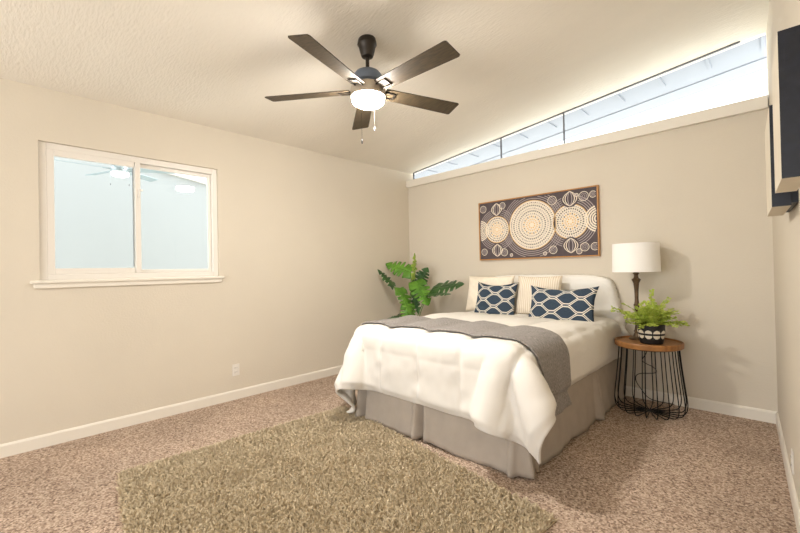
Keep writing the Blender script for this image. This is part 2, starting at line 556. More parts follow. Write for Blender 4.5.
def make_skirt():
    """Tailored skirt with pleats: a sheet following the bed perimeter, floor to box-spring top."""
    loop = [(BX0 + .03, BY1, 0), (BX0 + .03, BY0 + .02, 0), (BX1, BY0 + .02, 0), (BX1, BY1, 0)]
    segs = []
    pl = {1: [0.02, 0.45, 0.985], 2: [0.02, 0.645], 0: [0.4]}
    verts, faces = [], []
    nz = 14
    cols = []
    rnd = random.Random(5)
    for si in range(3):
        a, b = Vector(loop[si]), Vector(loop[si + 1])
        L = (b - a).length
        t = (b - a) / L
        n = Vector((t.y, -t.x, 0))           # outward (path runs counter-clockwise seen from below)
        c = Vector((2.035, -1.08, 0))
        if n.dot((a + b) / 2 - c) < 0: n = -n
        m = int(L / 0.012)
        for k in range(m + (1 if si == 2 else 0)):
            s = k / m * L
            cols.append((a + t * s, n, s, L, si))
    for (p, n, s, L, si) in cols:
        for j in range(nz + 1):
            z = 0.435 * (1 - j / nz)
            f = j / nz                        # 0 top .. 1 floor
            d = 0.006 + 0.030 * f ** 1.2
            for q in pl.get(si, []):
                amp = 1.5 if q == 0.645 else 1.0
                x = s - q * L
                d += (0.038 * math.exp(-((x + 0.02) / 0.022) ** 2) - 0.065 * math.exp(-((x - 0.030) / 0.020) ** 2)) * (0.25 + 0.75 * f) * amp
                d += 0.018 * math.exp(-((x - 0.075) / 0.025) ** 2) * f
            d += 0.008 * f * math.sin(s * 13 + si) + 0.004 * f * math.sin(s * 37 + 2 * si)
            zz = z + (0.008 + 0.006 * math.sin(s * 9 + si)) * f
            verts.append(p + n * d + Vector((-2.035, 1.08, zz)))
    for i in range(len(cols) - 1):
        for j in range(nz):
            a = i * (nz + 1) + j
            faces.append((a, a + nz + 1, a + nz + 2, a + 1))
    o = mesh_obj('bed_skirt', verts, faces, M_skirt, bed)
    sm = o.modifiers.new('thickness', 'SOLIDIFY'); sm.thickness = 0.004; sm.offset = -1
make_skirt()

# headboard: arched board under a loose white cover
def make_headboard():
    hx0, hx1, zt = 1.22, 2.76, 1.165
    n = 90
    outline = []
    # right side bottom -> over the arch -> left bottom, with cover flaring at the bottom
    R = 0.22
    pts = [(hx1 + 0.10, 0.50), (hx1 + 0.075, 0.68), (hx1 + 0.03, 0.85), (hx1 - 0.005, 1.0), (hx1 - 0.03, 1.085), (hx1 - 0.09, 1.135), (hx1 - 0.26, 1.16),
           (2.2, zt), (1.99, zt + 0.003), (1.7, zt), (hx0 + 0.28, 1.155), (hx0 + 0.12, 1.125), (hx0 + 0.05, 1.075), (hx0 + 0.01, 1.0), (hx0 - 0.02, 0.85), (hx0 - 0.05, 0.68), (hx0 - 0.07, 0.50)]
    path = smooth_path([(x, 0, z) for x, z in pts], 10)
    cx, cz0 = 2.0, 0.62
    verts, faces = [], []
    rings = []
    lay = [(-0.015, 1.0), (-0.05, 1.0), (-0.085, 0.995), (-0.105, 0.975), (-0.115, 0.93), (-0.118, 0.8), (-0.118, 0.55), (-0.118, 0.25)]
    np_ = len(path)
    for y, s in lay:
        for i, p in enumerate(path):
            x = cx + (p.x - cx) * s
            z = cz0 + (p.z - cz0) * s if p.z > cz0 else p.z
            low = max(0.0, (1.0 - p.z) / 0.5)
            fold = 0.024 * math.sin(i * 0.62 + y * 30) * low + 0.004 * math.sin(i * 1.9 + y * 55)
            verts.append((x + fold * (1 if p.x > cx else -1) - 2.035, y - abs(fold) * 0.8 * low * 2 + 1.08 + 0.003 * noise.noise(Vector((x * 9, z * 9, y * 9))), z + fold * 0.3))
    for r in range(len(lay) - 1):
        for i in range(np_ - 1):
            a = r * np_ + i
            faces.append((a, a + np_, a + np_ + 1, a + 1))
    last = (len(lay) - 1) * np_
    faces.append([last + i for i in range(np_)][::-1])
    faces.append([i for i in range(np_)])
    h = mesh_obj('headboard', verts, faces, mat('loose_white_cover', (248, 244, 236), rough=0.85, spec=0.15, bump=0.15, bump_scale=120, dist=0.002), bed)
    h['label'] = 'arched headboard under a loose white cover'
make_headboard()

# ------------------------------------------------------------------ comforter: a small cloth simulation over the bed
def drape(u0, u1, v0, v1, h, steps, iters=40):
    """A sheet lying at rest coordinates x=u, y=v is dropped over the bed block; returns the grid."""
    nu, nv = int(round((u1 - u0) / h)) + 1, int(round((v1 - v0) / h)) + 1
    u = np.linspace(u0, u1, nu); v = np.linspace(v0, v1, nv)
    P = np.zeros((nu, nv, 3))
    P[..., 0], P[..., 1] = np.meshgrid(u, v, indexing='ij')
    P[..., 2] = BZ + 0.035
    rng = np.random.default_rng(1)
    P[..., 2] += rng.uniform(0, 0.004, (nu, nv))
    rest = P.copy(); rest[..., 2] = 0
    vel = np.zeros_like(P)
    lo = np.array([BX0, BY0, -2.0]); hi = np.array([BX1, 0.6, BZ])
    rad, thick = 0.05, 0.024
    c, e = (lo + hi) / 2, (hi - lo) / 2 - rad
    def sl(di, dj, off):
        def s(n, d, k):
            if d == 0: return slice(None), slice(None)
            a = slice(0, n - abs(d)); b = slice(abs(d), n)
            return (a, b) if d > 0 else (b, a)
        (a0, b0), (a1, b1) = s(nu, di, 0), s(nv, dj, 0)
        return (a0, a1), (b0, b1)
    cons = []
    for (di, dj, k) in ((1, 0, 1.0), (0, 1, 1.0), (1, 1, 0.50), (1, -1, 0.50), (2, 0, 0.22), (0, 2, 0.22)):
        A, B = sl(di, dj, 0)
        L = np.linalg.norm(rest[A] - rest[B], axis=-1)
        cons.append((A, B, L, k))
    dt = 1 / 60
    g = np.array([0, 0, -9.8])
    hold = (rest[..., 0] > BX0 + 0.10) & (rest[..., 0] < BX1 - 0.10) & (rest[..., 1] > BY0 + 0.10)
    for s in range(steps):
        vel += g * dt
        vel *= 0.97
        Q = P + vel * dt
        contact = None
        for it in range(iters):
            for A, B, L, k in cons:
                d = Q[B] - Q[A]
                l = np.linalg.norm(d, axis=-1) + 1e-9
                corr = (0.42 * k * (l - L) / l)[..., None] * d
                acc = np.zeros_like(Q)
                acc[A] += corr; acc[B] -= corr
                Q += acc
            q = Q - c
            aq = np.abs(q) - e
            out = np.maximum(aq, 0)
            ol = np.linalg.norm(out, axis=-1)
            sd = ol + np.minimum(aq.max(-1), 0) - rad
            nrm = np.where(ol[..., None] > 1e-6, out / (ol[..., None] + 1e-9), np.eye(3)[aq.argmax(-1)]) * np.sign(q)
            pen = np.maximum(thick - sd, 0)
            Q += nrm * pen[..., None]
            Q[..., 2] = np.maximum(Q[..., 2], 0.05)
            Q[hold, :2] = rest[hold, :2]
        contact = (pen > 0) | (sd < thick + 0.002)
        nv_ = (Q - P) / dt
        nv_[contact] *= 0.25
        vel = nv_
        P = Q
    return u, v, P

def upsample(a, f):
    """Catmull-Rom upsampling of a grid along both axes."""
    for ax in (0, 1):
        a = np.moveaxis(a, ax, 0)
        n = a.shape[0]
        t = np.linspace(0, n - 1, (n - 1) * f + 1)
        i = np.minimum(t.astype(int), n - 2)
        x = (t - i).reshape((-1,) + (1,) * (a.ndim - 1))
        p1, p2 = a[i], a[i + 1]
        p0 = np.where((i > 0).reshape(x.shape), a[np.maximum(i - 1, 0)], 2 * p1 - p2)
        p3 = np.where((i < n - 2).reshape(x.shape), a[np.minimum(i + 2, n - 1)], 2 * p2 - p1)
        a = 0.5 * (2 * p1 + (p2 - p0) * x + (2 * p0 - 5 * p1 + 4 * p2 - p3) * x ** 2 + (3 * p1 - p0 - 3 * p2 + p3) * x ** 3)
        a = np.moveaxis(a, 0, ax)
    return a

def normals(P):
    du = np.gradient(P, axis=0); dv = np.gradient(P, axis=1)
    n = np.cross(du, dv)
    return n / (np.linalg.norm(n, axis=-1, keepdims=True) + 1e-9)

def grid_faces(nu, nv):
    i, j = np.meshgrid(np.arange(nu - 1), np.arange(nv - 1), indexing='ij')
    a = (i * nv + j).ravel()
    return np.stack([a, a + nv, a + nv + 1, a + 1], 1)

U0, U1, V0, V1 = BX0 - 0.50, BX1 + 0.335, BY0 - 0.455, -0.17
gu, gv, G = drape(U0, U1, V0, V1, 0.048, 300)
FS = 4
GF = upsample(G, FS)
nu_, nv_ = GF.shape[:2]
uu = np.linspace(U0, U1, nu_); vv = np.linspace(V0, V1, nv_)
UU, VV = np.meshgrid(uu, vv, indexing='ij')
NF = normals(GF)
SP = 0.385
def seam(x, s, ph):
    return np.abs(np.sin(PI * (x - ph) / s))
wr = np.vectorize(lambda a, b: noise.noise(Vector((a * 5, b * 5, 3))))(UU, VV)
wr2 = np.vectorize(lambda a, b: noise.noise(Vector((a * 17, b * 11, 8))))(UU, VV)
su, sv = seam(UU, SP, BX0 - 0.05), seam(VV, SP * 1.25, BY0 + 0.36)
puff = 0.046 * (np.minimum(1, su * 1.15) ** 0.34) * (0.90 + 0.10 * np.minimum(1, sv * 1.15) ** 0.5)
pucker = 0.010 * wr2 * np.exp(-(su / 0.35) ** 2) + 0.003 * wr2
edge = np.minimum(np.minimum(UU - U0, U1 - UU), VV - V0)
puff = puff * np.clip(edge / 0.05, 0.15, 1) * np.interp(VV, [-0.95, -0.55], [1.0, 0.35])
top = GF + NF * (puff + 0.009 * wr + pucker)[..., None]
com = mesh_obj('comforter', top.reshape(-1, 3), grid_faces(nu_, nv_), M_cream)
sm = com.modifiers.new('thickness', 'SOLIDIFY'); sm.thickness = 0.016; sm.offset = -1
tag(com, 'puffy white quilted comforter spread over the bed', 'comforter')

# grey throw folded across the foot end of the comforter
def weave_mat(name, dark, light):
    m = mat(name, dark, rough=0.95, spec=0.1, sheen=0.15, rgb2=light, noise_scale=150, detail=3, bump=0.2, bump_scale=260, dist=0.002, stretch=(0.4, 1.6, 1), coords='UV')
    return m
M_throw = weave_mat('grey_melange_weave', (106, 100, 96), (170, 163, 157))
def sample(P, x, y):
    i = np.clip((x - U0) / (U1 - U0) * (nu_ - 1), 0, nu_ - 1.001); j = np.clip((y - V0) / (V1 - V0) * (nv_ - 1), 0, nv_ - 1.001)
    i0, j0 = i.astype(int), j.astype(int); fi, fj = (i - i0)[..., None], (j - j0)[..., None]
    return (P[i0, j0] * (1 - fi) * (1 - fj) + P[i0 + 1, j0] * fi * (1 - fj) + P[i0, j0 + 1] * (1 - fi) * fj + P[i0 + 1, j0 + 1] * fi * fj)
def box_blur(a, k):
    for ax in (0, 1):
        pad = [(0, 0)] * a.ndim; pad[ax] = (k, k)
        b = np.pad(a, pad, mode='edge')
        cs = np.cumsum(b, axis=ax)
        cs = np.concatenate([np.zeros_like(np.take(cs, [0], ax)), cs], ax)
        n = a.shape[ax]
        a = (np.take(cs, range(2 * k + 1, 2 * k + 1 + n), ax) - np.take(cs, range(n), ax)) / (2 * k + 1)
    return a
hgt = box_blur((puff + 0.009 * wr + pucker)[..., None], 5)
smooth_top = GF + NF * (np.maximum(hgt, (puff + 0.009 * wr + pucker)[..., None]) + 0.004)
NB = normals(GF)
n1, n2 = 190, 46
s = np.linspace(0, 1, n1); t = np.linspace(0, 1, n2)
SS, TT = np.meshgrid(s, t, indexing='ij')
XX = (BX0 - 0.28) + SS * (U1 - 0.004 - (BX0 - 0.28))
drop = np.clip((XX - (BX1 - 0.05)) / 0.36, 0, 1)
front = np.interp(XX, [1.0, 1.5, 2.1, 2.6, 2.8, 3.1], [-2.00, -1.98, -1.93, -1.95, -1.95, -1.83])
back = np.interp(XX, [1.0, 1.5, 2.1, 2.6, 2.8, 3.1], [-1.46, -1.43, -1.38, -1.44, -1.50, -1.50])
YY = front + (back - front) * TT
TP = sample(smooth_top, XX, YY) + sample(NB, XX, YY) * 0.006
tail_n = 8
tail = [TP[-1] + np.array([0.004, 0, -0.011]) * (k + 1) for k in range(tail_n)]
TP = np.concatenate([TP, np.array(tail)], 0)
uvs = np.stack([np.repeat(np.linspace(0, 2.3, TP.shape[0])[:, None], n2, 1), np.repeat(np.linspace(0, .55, n2)[None], TP.shape[0], 0)], -1).reshape(-1, 2)
th_ = mesh_obj('throw_blanket', TP.reshape(-1, 3), grid_faces(TP.shape[0], n2), M_throw, uvs=uvs)
sm = th_.modifiers.new('thickness', 'SOLIDIFY'); sm.thickness = 0.010; sm.offset = 1
tag(th_, 'dark grey woven throw laid across the foot of the white comforter', 'throw blanket')

# ------------------------------------------------------------------ pillows
def pillow(name, w, h, t, mats, loc, lean, yaw, seed=0, n=44, pinch=0.07, label='', cat='pillow', group=None, flange=0.0, piping=None, sag=0.0):
    verts, faces, uvs = [], [], []
    rnd = random.Random(seed)
    ox = rnd.uniform(0, 50)
    def pt(a, b, side):
        k = pinch
        x = w / 2 * a * (1 - k * (1 - b * b) * abs(a) ** 3)
        z = h / 2 * b * (1 - k * (1 - a * a) * abs(b) ** 3)
        prof = max(0.0, (1 - a ** 4)) ** 0.5 * max(0.0, (1 - b ** 4)) ** 0.5
        y = t / 2 * prof * (0.85 + 0.3 * noise.noise(Vector((a * 1.3 + ox, b * 1.3, side))))
        y += 0.006 * prof * noise.noise(Vector((a * 5 + ox, b * 5, side * 3)))
        z -= sag * (1 - a * a) * max(0, b) ** 2 * h
        return (x, -side * y, z + h / 2)
    for side in (1, -1):
        o0 = len(verts)
        for i in range(n + 1):
            for j in range(n + 1):
                a, b = -1 + 2 * i / n, -1 + 2 * j / n
                a = math.sin(a * PI / 2) * 0.5 + a * 0.5; b = math.sin(b * PI / 2) * 0.5 + b * 0.5
                verts.append(pt(a, b, side)); uvs.append(((a + 1) / 2 * w, (b + 1) / 2 * h))
        for i in range(n):
            for j in range(n):
                q = o0 + i * (n + 1) + j
                f = (q, q + n + 1, q + n + 2, q + 1)
                faces.append(f if side == 1 else f[::-1])
    o = mesh_obj(name, verts, faces, mats, uvs=uvs)
    bm = bmesh.new(); bm.from_mesh(o.data)
    bmesh.ops.remove_doubles(bm, verts=bm.verts, dist=0.0006)
    bm.to_mesh(o.data); bm.free()
    o.location = loc
    o.rotation_euler = (-lean, 0, yaw)
    tag(o, label, cat, group)
    return o

def lattice_mat():
    """Navy cloth with rows of cells outlined by double cream lines that pinch together in staggered rows."""
    m = mat('navy_lattice_cloth', (60, 70, 86), rough=0.9, spec=0.12, bump=0.12, bump_scale=300, dist=0.002)
    nt = m.node_tree
    b = nt.nodes['Principled BSDF']
    uv = nt.nodes.new('ShaderNodeTexCoord')
    sep = nt.nodes.new('ShaderNodeSeparateXYZ')
    nt.links.new(uv.outputs['UV'], sep.inputs[0])
    def mth(op, a, b_=None, c=None):
        n = nt.nodes.new('ShaderNodeMath'); n.operation = op
        for k, x in enumerate((a, b_, c)):
            if x is None: continue
            if isinstance(x, (int, float)): n.inputs[k].default_value = x
            else: nt.links.new(x, n.inputs[k])
        return n.outputs[0]
    px, py = 0.268, 0.073                   # period across, row height
    wv = mth('COSINE', mth('MULTIPLY', sep.outputs['X'], 2 * PI / px))
    wv = mth('MULTIPLY', wv, 1.15)
    wv = mth('MINIMUM', mth('MAXIMUM', wv, -1.0), 1.0)
    wv = mth('MULTIPLY', wv, 0.43)
    v = mth('DIVIDE', sep.outputs['Y'], py)
    dE = mth('PINGPONG', mth('ADD', v, mth('ADD', wv, 20.0)), 1.0)
    dO = mth('PINGPONG', mth('ADD', mth('SUBTRACT', v, wv), 21.0), 1.0)
    d = mth('MINIMUM', dE, dO)
    lines = mth('MULTIPLY', mth('GREATER_THAN', d, 0.058), mth('LESS_THAN', d, 0.18))
    mix = nt.nodes.new('ShaderNodeMix'); mix.data_type = 'RGBA'
    nt.links.new(lines, mix.inputs[0])
    nz = nt.nodes.new('ShaderNodeTexNoise'); nz.inputs['Scale'].default_value = 160
    nt.links.new(uv.outputs['UV'], nz.inputs['Vector'])
    rp = nt.nodes.new('ShaderNodeValToRGB')
    rp.color_ramp.elements[0].color = lin((44, 55, 68)) + (1,); rp.color_ramp.elements[0].position = .3
    rp.color_ramp.elements[1].color = lin((72, 86, 102)) + (1,); rp.color_ramp.elements[1].position = .7
    nt.links.new(nz.outputs['Fac'], rp.inputs[0])
    nt.links.new(rp.outputs[0], mix.inputs[6])
    mix.inputs[7].default_value = lin((238, 230, 214)) + (1,)
    nt.links.new(mix.outputs[2], b.inputs['Base Color'])
    return m
M_lat = lattice_mat()
M_linen = mat('cream_linen', (242, 230, 210), rough=0.9, spec=0.12, noise_amt=0.04, noise_scale=30, bump=0.2, bump_scale=150, dist=0.002)
def rib_mat():
    m = mat('ribbed_cream_cloth', (240, 226, 204), rough=0.9, spec=0.12)
    nt = m.node_tree; b = nt.nodes['Principled BSDF']
    uv = nt.nodes.new('ShaderNodeTexCoord')
    wv = nt.nodes.new('ShaderNodeTexWave'); wv.inputs['Scale'].default_value = 14; wv.bands_direction = 'X'
    wv.inputs['Distortion'].default_value = 0.4
    nt.links.new(uv.outputs['UV'], wv.inputs['Vector'])
    r = nt.nodes.new('ShaderNodeValToRGB')
    r.color_ramp.elements[0].color = lin((222, 205, 180)) + (1,); r.color_ramp.elements[1].color = lin((247, 237, 220)) + (1,)
    nt.links.new(wv.outputs['Fac'], r.inputs[0]); nt.links.new(r.outputs[0], b.inputs['Base Color'])
    bp = nt.nodes.new('ShaderNodeBump'); bp.inputs['Strength'].default_value = 0.6; bp.inputs['Distance'].default_value = 0.005
    nt.links.new(wv.outputs['Fac'], bp.inputs['Height']); nt.links.new(bp.outputs[0], b.inputs['Normal'])
    return m
M_rib = rib_mat()
ZP = 0.752
pillow('pillow', 0.60, 0.42, 0.15, M_linen, (1.50, -0.33, ZP), 0.22, 0.0, 1, label='plain cream pillow at the left end of the headboard, behind a navy cushion')
pillow('pillow', 0.48, 0.42, 0.14, M_rib, (2.09, -0.345, ZP), 0.24, 0.03, 2, label='ribbed cream pillow between the two navy patterned cushions')
pillow('cushion', 0.50, 0.40, 0.13, M_lat, (1.655, -0.47, ZP - 0.035), 0.30, 0.02, 3, label='navy lattice cushion on the left, leaning on the plain cream pillow', cat='cushion', group='navy lattice cushions on the bed', pinch=0.10, sag=0.07)
pillow('cushion', 0.66, 0.385, 0.14, M_lat, (2.395, -0.53, ZP - 0.052), 0.30, -0.02, 4, label='wider navy lattice cushion on the right, beside the table lamp', cat='cushion', group='navy lattice cushions on the bed', pinch=0.10, sag=0.07)

# ------------------------------------------------------------------ ceiling fan
def ceiling_fan(loc, label, rot, cols, group, rod=0.10, glow=250.0, chains=True):
    """loc: the point on the ceiling; parts hang below it."""
    t = thing('ceiling_fan', label, 'ceiling fan', loc, 0, group)
    dark, motor, bladem, ring = cols
    s = math.atan(0.1085)
    bm = lathe([(0, 0.008), (0.060, 0.006), (0.066, -0.020), (0.068, -0.036), (0.060, -0.046), (0.054, -0.074), (0.046, -0.105), (0.040, -0.120), (0.030, -0.126), (0, -0.126)], 40)
    obj('canopy', bm, dark, t, smooth=True, auto=0.6)
    z1 = -0.112 - rod
    bm = bmesh.new(); add_tube(bm, [(0, 0, -0.12), (0, 0, z1 - 0.02)], 0.013, 16)
    obj('downrod', bm, dark, t, smooth=True, auto=0.6)
    z = z1
    bm = lathe([(0, z), (0.030, z), (0.052, z - 0.006), (0.082, z - 0.020), (0.099, z - 0.042), (0.104, z - 0.065), (0.104, z - 0.090), (0.090, z - 0.10), (0.086, z - 0.112), (0, z - 0.112)], 48)
    obj('motor_housing', bm, motor, t, smooth=True, auto=0.6)
    z2 = z - 0.112
    bm = lathe([(0, z2 + 0.004), (0.100, z2 + 0.004), (0.116, z2 - 0.008), (0.121, z2 - 0.024), (0.122, z2 - 0.078), (0.118, z2 - 0.083), (0, z2 - 0.083)], 48)
    obj('light_ring', bm, ring, t, smooth=True, auto=0.6)
    z3 = z2 - 0.083
    bm = lathe([(0.112, z3 + 0.004), (0.113, z3 - 0.022), (0.106, z3 - 0.038), (0.088, z3 - 0.050), (0.05, z3 - 0.057), (0, z3 - 0.059)], 48)
    g = obj('light_globe', bm, mat('lit_frosted_globe', (255, 248, 235), rough=0.4, emit=((255, 250, 243), glow)), t, smooth=True)
    zb = z - 0.146
    for k in range(5):
        a = rot + k * 2 * PI / 5
        Rm = Matrix.Rotation(a, 4, 'Z')
        # blade: long plank with clipped tip, pitched
        bm = bmesh.new()
        n = 10
        ptsu = []
        L0, L1 = 0.125, 0.735
        outline = [(L0, -0.055), (L0 + 0.02, -0.058), (L1 - 0.012, -0.074), (L1, -0.066), (L1, 0.066), (L1 - 0.012, 0.074), (L0 + 0.02, 0.058), (L0, 0.055)]
        top_ = [bm.verts.new((x, y, 0.0035)) for x, y in outline]
        bot = [bm.verts.new((x, y, -0.0035)) for x, y in outline]
        bm.faces.new(top_); bm.faces.new(bot[::-1])
        for q in range(len(outline)):
            q2 = (q + 1) % len(outline)
            bm.faces.new((bot[q], bot[q2], top_[q2], top_[q]))
        bmesh.ops.transform(bm, matrix=Rm @ Matrix.Translation((0, 0, zb)) @ Matrix.Rotation(-0.21, 4, 'X'), verts=bm.verts)
        obj('blade', bm, bladem, t)
        # bracket below the blade: a U-shaped strap
        bm = bmesh.new()
        add_box(bm, (0.085, -0.034, -0.012), (0.205, -0.026, -0.0035))
        add_box(bm, (0.085, 0.026, -0.012), (0.205, 0.034, -0.0035))
        add_box(bm, (0.197, -0.026, -0.012), (0.205, 0.026, -0.0035))
        add_box(bm, (0.085, -0.026, -0.008), (0.112, 0.026, -0.0035))
        bmesh.ops.transform(bm, matrix=Rm @ Matrix.Translation((0, 0, zb)) @ Matrix.Rotation(-0.21, 4, 'X'), verts=bm.verts)
        obj('blade_bracket', bm, dark, t)
    if chains:
        for (r_, f_, l0, l1) in chains:
            d = Vector((RX.x, RX.y, 0)).normalized() * r_ + Vector((FX.x, FX.y, 0)).normalized() * f_
            bm = bmesh.new(); add_tube(bm, [(d.x, d.y, z2 - 0.05), (d.x, d.y, l1 + 0.02)], 0.0010, 6)
            ch = obj('pull_chain', bm, dark, t)
            bm = lathe([(0, l1 + 0.03), (0.004, l1 + 0.028), (0.005, l1 + 0.012), (0.004, l1), (0, l1 - 0.001)], 10, (d.x, d.y))
            obj('fob', bm, M_gasket, ch, smooth=True)
    return t
M_bronze = mat('dark_bronze_metal', (62, 56, 50), rough=0.4, metal=0.6)
M_motor = mat('slate_blue_metal', (120, 132, 150), rough=0.4, metal=0.45)
M_blade = mat('dark_walnut_blade', (62, 52, 38), rough=0.55, rgb2=(86, 72, 52), noise_scale=14, stretch=(1, 6, 1), bump=0.1, bump_scale=90, dist=0.002)
M_ring = mat('brushed_nickel', (200, 190, 176), rough=0.35, metal=0.7)
FANX, FANY = 1.867, -2.39
fan = ceiling_fan((FANX, FANY, cz(FANX)), 'dark five-blade ceiling fan with lit globe hanging from the sloped ceiling', math.radians(0.5),
                  (M_bronze, M_motor, M_blade, M_ring), None, chains=((-0.038, -0.112, 0, -0.765), (0.035, 0.115, 0, -0.60)))
M_pale = mat('pale_grey_metal', (190, 200, 204), rough=0.5, metal=0.2)
M_paleb = mat('pale_grey_blade', (172, 186, 190), rough=0.6)
pf = ceiling_fan((-1.17, -3.292, 2.756), 'pale ceiling fan seen through the sliding window in the porch behind', math.radians(58),
            (M_pale, M_pale, M_paleb, M_pale), None, rod=0.245, glow=5.0, chains=((-0.10, -0.06, 0, -0.745), (0.115, 0.03, 0, -0.745)))
pf.scale = (0.72, 0.72, 0.72)

# ------------------------------------------------------------------ wall art: dotted circles
def make_art():
    x0, x1, z0, z1, y = 1.222, 2.612, 1.348, 2.057, -0.002
    fr = 0.012
    t = thing('wall_art', 'long dark canvas of dotted cream circles in a thin golden frame above the bed', 'picture', ((x0 + x1) / 2, 0, z0))
    M_fr = mat('golden_wood', (186, 132, 70), rough=0.45, noise_amt=0.12, noise_scale=30, stretch=(6, 1, 1))
    M_dk = mat('aubergine_canvas', (86, 76, 78), rough=0.8, noise_amt=0.10, noise_scale=25)
    M_cr = mat('cream_paint', (240, 228, 208), rough=0.7)
    M_gd = mat('ochre_paint', (222, 176, 96), rough=0.7)
    M_gy = mat('grey_mauve_paint', (170, 158, 156), rough=0.75)
    wv, hv = x1 - x0, z1 - z0
    bm = bmesh.new()
    add_box(bm, (-wv / 2, -0.038, 0), (-wv / 2 + fr, 0, hv), 0.001)
    add_box(bm, (wv / 2 - fr, -0.038, 0), (wv / 2, 0, hv), 0.001)
    add_box(bm, (-wv / 2 + fr, -0.038, 0), (wv / 2 - fr, 0, fr), 0.001)
    add_box(bm, (-wv / 2 + fr, -0.038, hv - fr), (wv / 2 - fr, 0, hv), 0.001)
    obj('frame', bm, M_fr, t)
    bm = bmesh.new()
    add_box(bm, (-wv / 2 + fr, -0.030, fr), (wv / 2 - fr, -0.002, hv - fr), mi=0)
    yf = -0.0302
    lim = (-wv / 2 + fr + 0.004, wv / 2 - fr - 0.004, fr + 0.004, hv - fr - 0.004)
    lay = [0]
    def inside(x, z): return lim[0] < x < lim[1] and lim[2] < z < lim[3]
    def poly(pts, mi, dy):
        pts = [(min(max(x, lim[0]), lim[1]), min(max(z, lim[2]), lim[3])) for x, z in pts]
        vs_ = [bm.verts.new((x, yf - dy, z)) for x, z in pts]
        f = bm.faces.new(vs_); f.material_index = mi
        f.normal_update()
        if f.normal.y > 0: f.normal_flip()
    def disc(x, z, r, mi, dy, n=10):
        if r < 0.02 and not inside(x, z): return
        poly([(x + r * math.cos(2 * PI * k / n), z + r * math.sin(2 * PI * k / n)) for k in range(n)], mi, dy)
    def ring(cx, cz_, r, wd, mi, dy, a0=0, a1=2 * PI, n=48):
        for k in range(n):
            p, q = a0 + (a1 - a0) * k / n, a0 + (a1 - a0) * (k + 1) / n
            pts = [(cx + (r - wd) * math.cos(p), cz_ + (r - wd) * math.sin(p)), (cx + r * math.cos(p), cz_ + r * math.sin(p)),
                   (cx + r * math.cos(q), cz_ + r * math.sin(q)), (cx + (r - wd) * math.cos(q), cz_ + (r - wd) * math.sin(q))]
            if all(inside(*pp) for pp in pts): poly(pts, mi, dy)
    def px(fx, fz): return (-wv / 2 + fx * wv, hv * (1 - fz))
    # large medallions: cream disc covered by rings of dark and ochre dots
    rnd = random.Random(2)
    for (fx, fz, R, nr) in ((0.495, 0.47, 0.278, 9), (0.178, 0.49, 0.160, 6), (0.80, 0.475, 0.184, 7), (1.0, 0.47, 0.135, 6), (0.01, 0.49, 0.125, 6)):
        cx, c2 = px(fx, fz)
        if fx in (1.0, 0.01):
            for k in range(1, nr + 1):
                ring(cx, c2, R * k / nr, R / nr * 0.62, 1, 0.0004 + 0.0001 * k)
            continue
        disc(cx, c2, R, 1, 0.0003, 64)
        ring(cx, c2, R, 0.006, 2, 0.0008)
        for k in range(1, nr):
            rr = R * (k + 0.1) / nr
            nd = max(5, int(2 * PI * rr / 0.023))
            for q in range(nd):
                a = 2 * PI * (q + 0.5 * (k % 2)) / nd
                mi = 2 if k <= 2 or (k == 3 and q % 2) else (0 if k % 2 or rnd.random() < 0.35 else 3)
                l, w_ = 0.0080, 0.0078 if k % 2 else 0.0062
                u = Vector((math.cos(a), math.sin(a))); v = Vector((-u.y, u.x))
                c = Vector((cx, c2)) + u * rr
                poly([tuple(c + v * l * math.cos(b) + u * w_ * math.sin(b)) for b in (0, 0.9, PI / 2, 2.2, PI, 4.0, 3 * PI / 2, 5.3)], mi, 0.0007)
        for k in range(nr - 1):
            ring(cx, c2, R * (k + 1.75) / nr if R * (k + 1.75) / nr < R else R, 0.0022, 3, 0.0005)
        # echo arcs round the medallion
        for k in range(4):
            ring(cx, c2, R + 0.022 + 0.022 * k, 0.008, 3, 0.0001, n=80)
    # leaf sprays above and below the smaller medallions
    for fx, fz, s, R in ((0.178, 0.15, 1, 0.085), (0.178, 0.84, -1, 0.085), (0.80, 0.14, 1, 0.09), (0.80, 0.83, -1, 0.09)):
        cx, c2 = px(fx, fz)
        disc(cx, c2, R * 1.0, 0, 0.0010, 24)
        for a in (-1.0, -0.6, -0.25, 0.25, 0.6, 1.0):
            for k in range(9):
                f0, f1 = k / 9, (k + 1) / 9
                def cv(f): return (cx + math.sin(a) * R * 1.05 * math.sin(f * PI) ** 0.8 * (0.9), c2 + (f - 0.5) * R * 1.75 * s)
                p, q = Vector(cv(f0)), Vector(cv(f1))
                wd = 0.0045
                if inside(*p) and inside(*q):
                    poly([(p.x - wd, p.y), (p.x + wd, p.y), (q.x + wd, q.y), (q.x - wd, q.y)], 1 if abs(a) > .5 else 3, 0.0013 + 0.0001 * abs(a))
        disc(cx, c2, 0.016, 0, 0.0016, 12)
    for fx, fz, r in ((0.045, 0.12, 0.045), (0.235, 0.10, 0.04), (0.05, 0.86, 0.042), (0.245, 0.88, 0.045), (0.665, 0.13, 0.05), (0.90, 0.13, 0.05), (0.965, 0.12, 0.035), (0.85, 0.10, 0.02),
                      (0.665, 0.88, 0.045), (0.90, 0.86, 0.045), (0.86, 0.92, 0.03), (0.97, 0.86, 0.04), (0.60, 0.93, 0.022), (0.31, 0.93, 0.02)):
        cx, c2 = px(fx, fz)
        for k, f in enumerate((1.0, 0.66, 0.33)):
            ring(cx, c2, r * f, 0.006, 3 if k else 1, 0.0018, n=20)
    obj('canvas', bm, [M_dk, M_cr, M_gd, M_gy], t)
make_art()

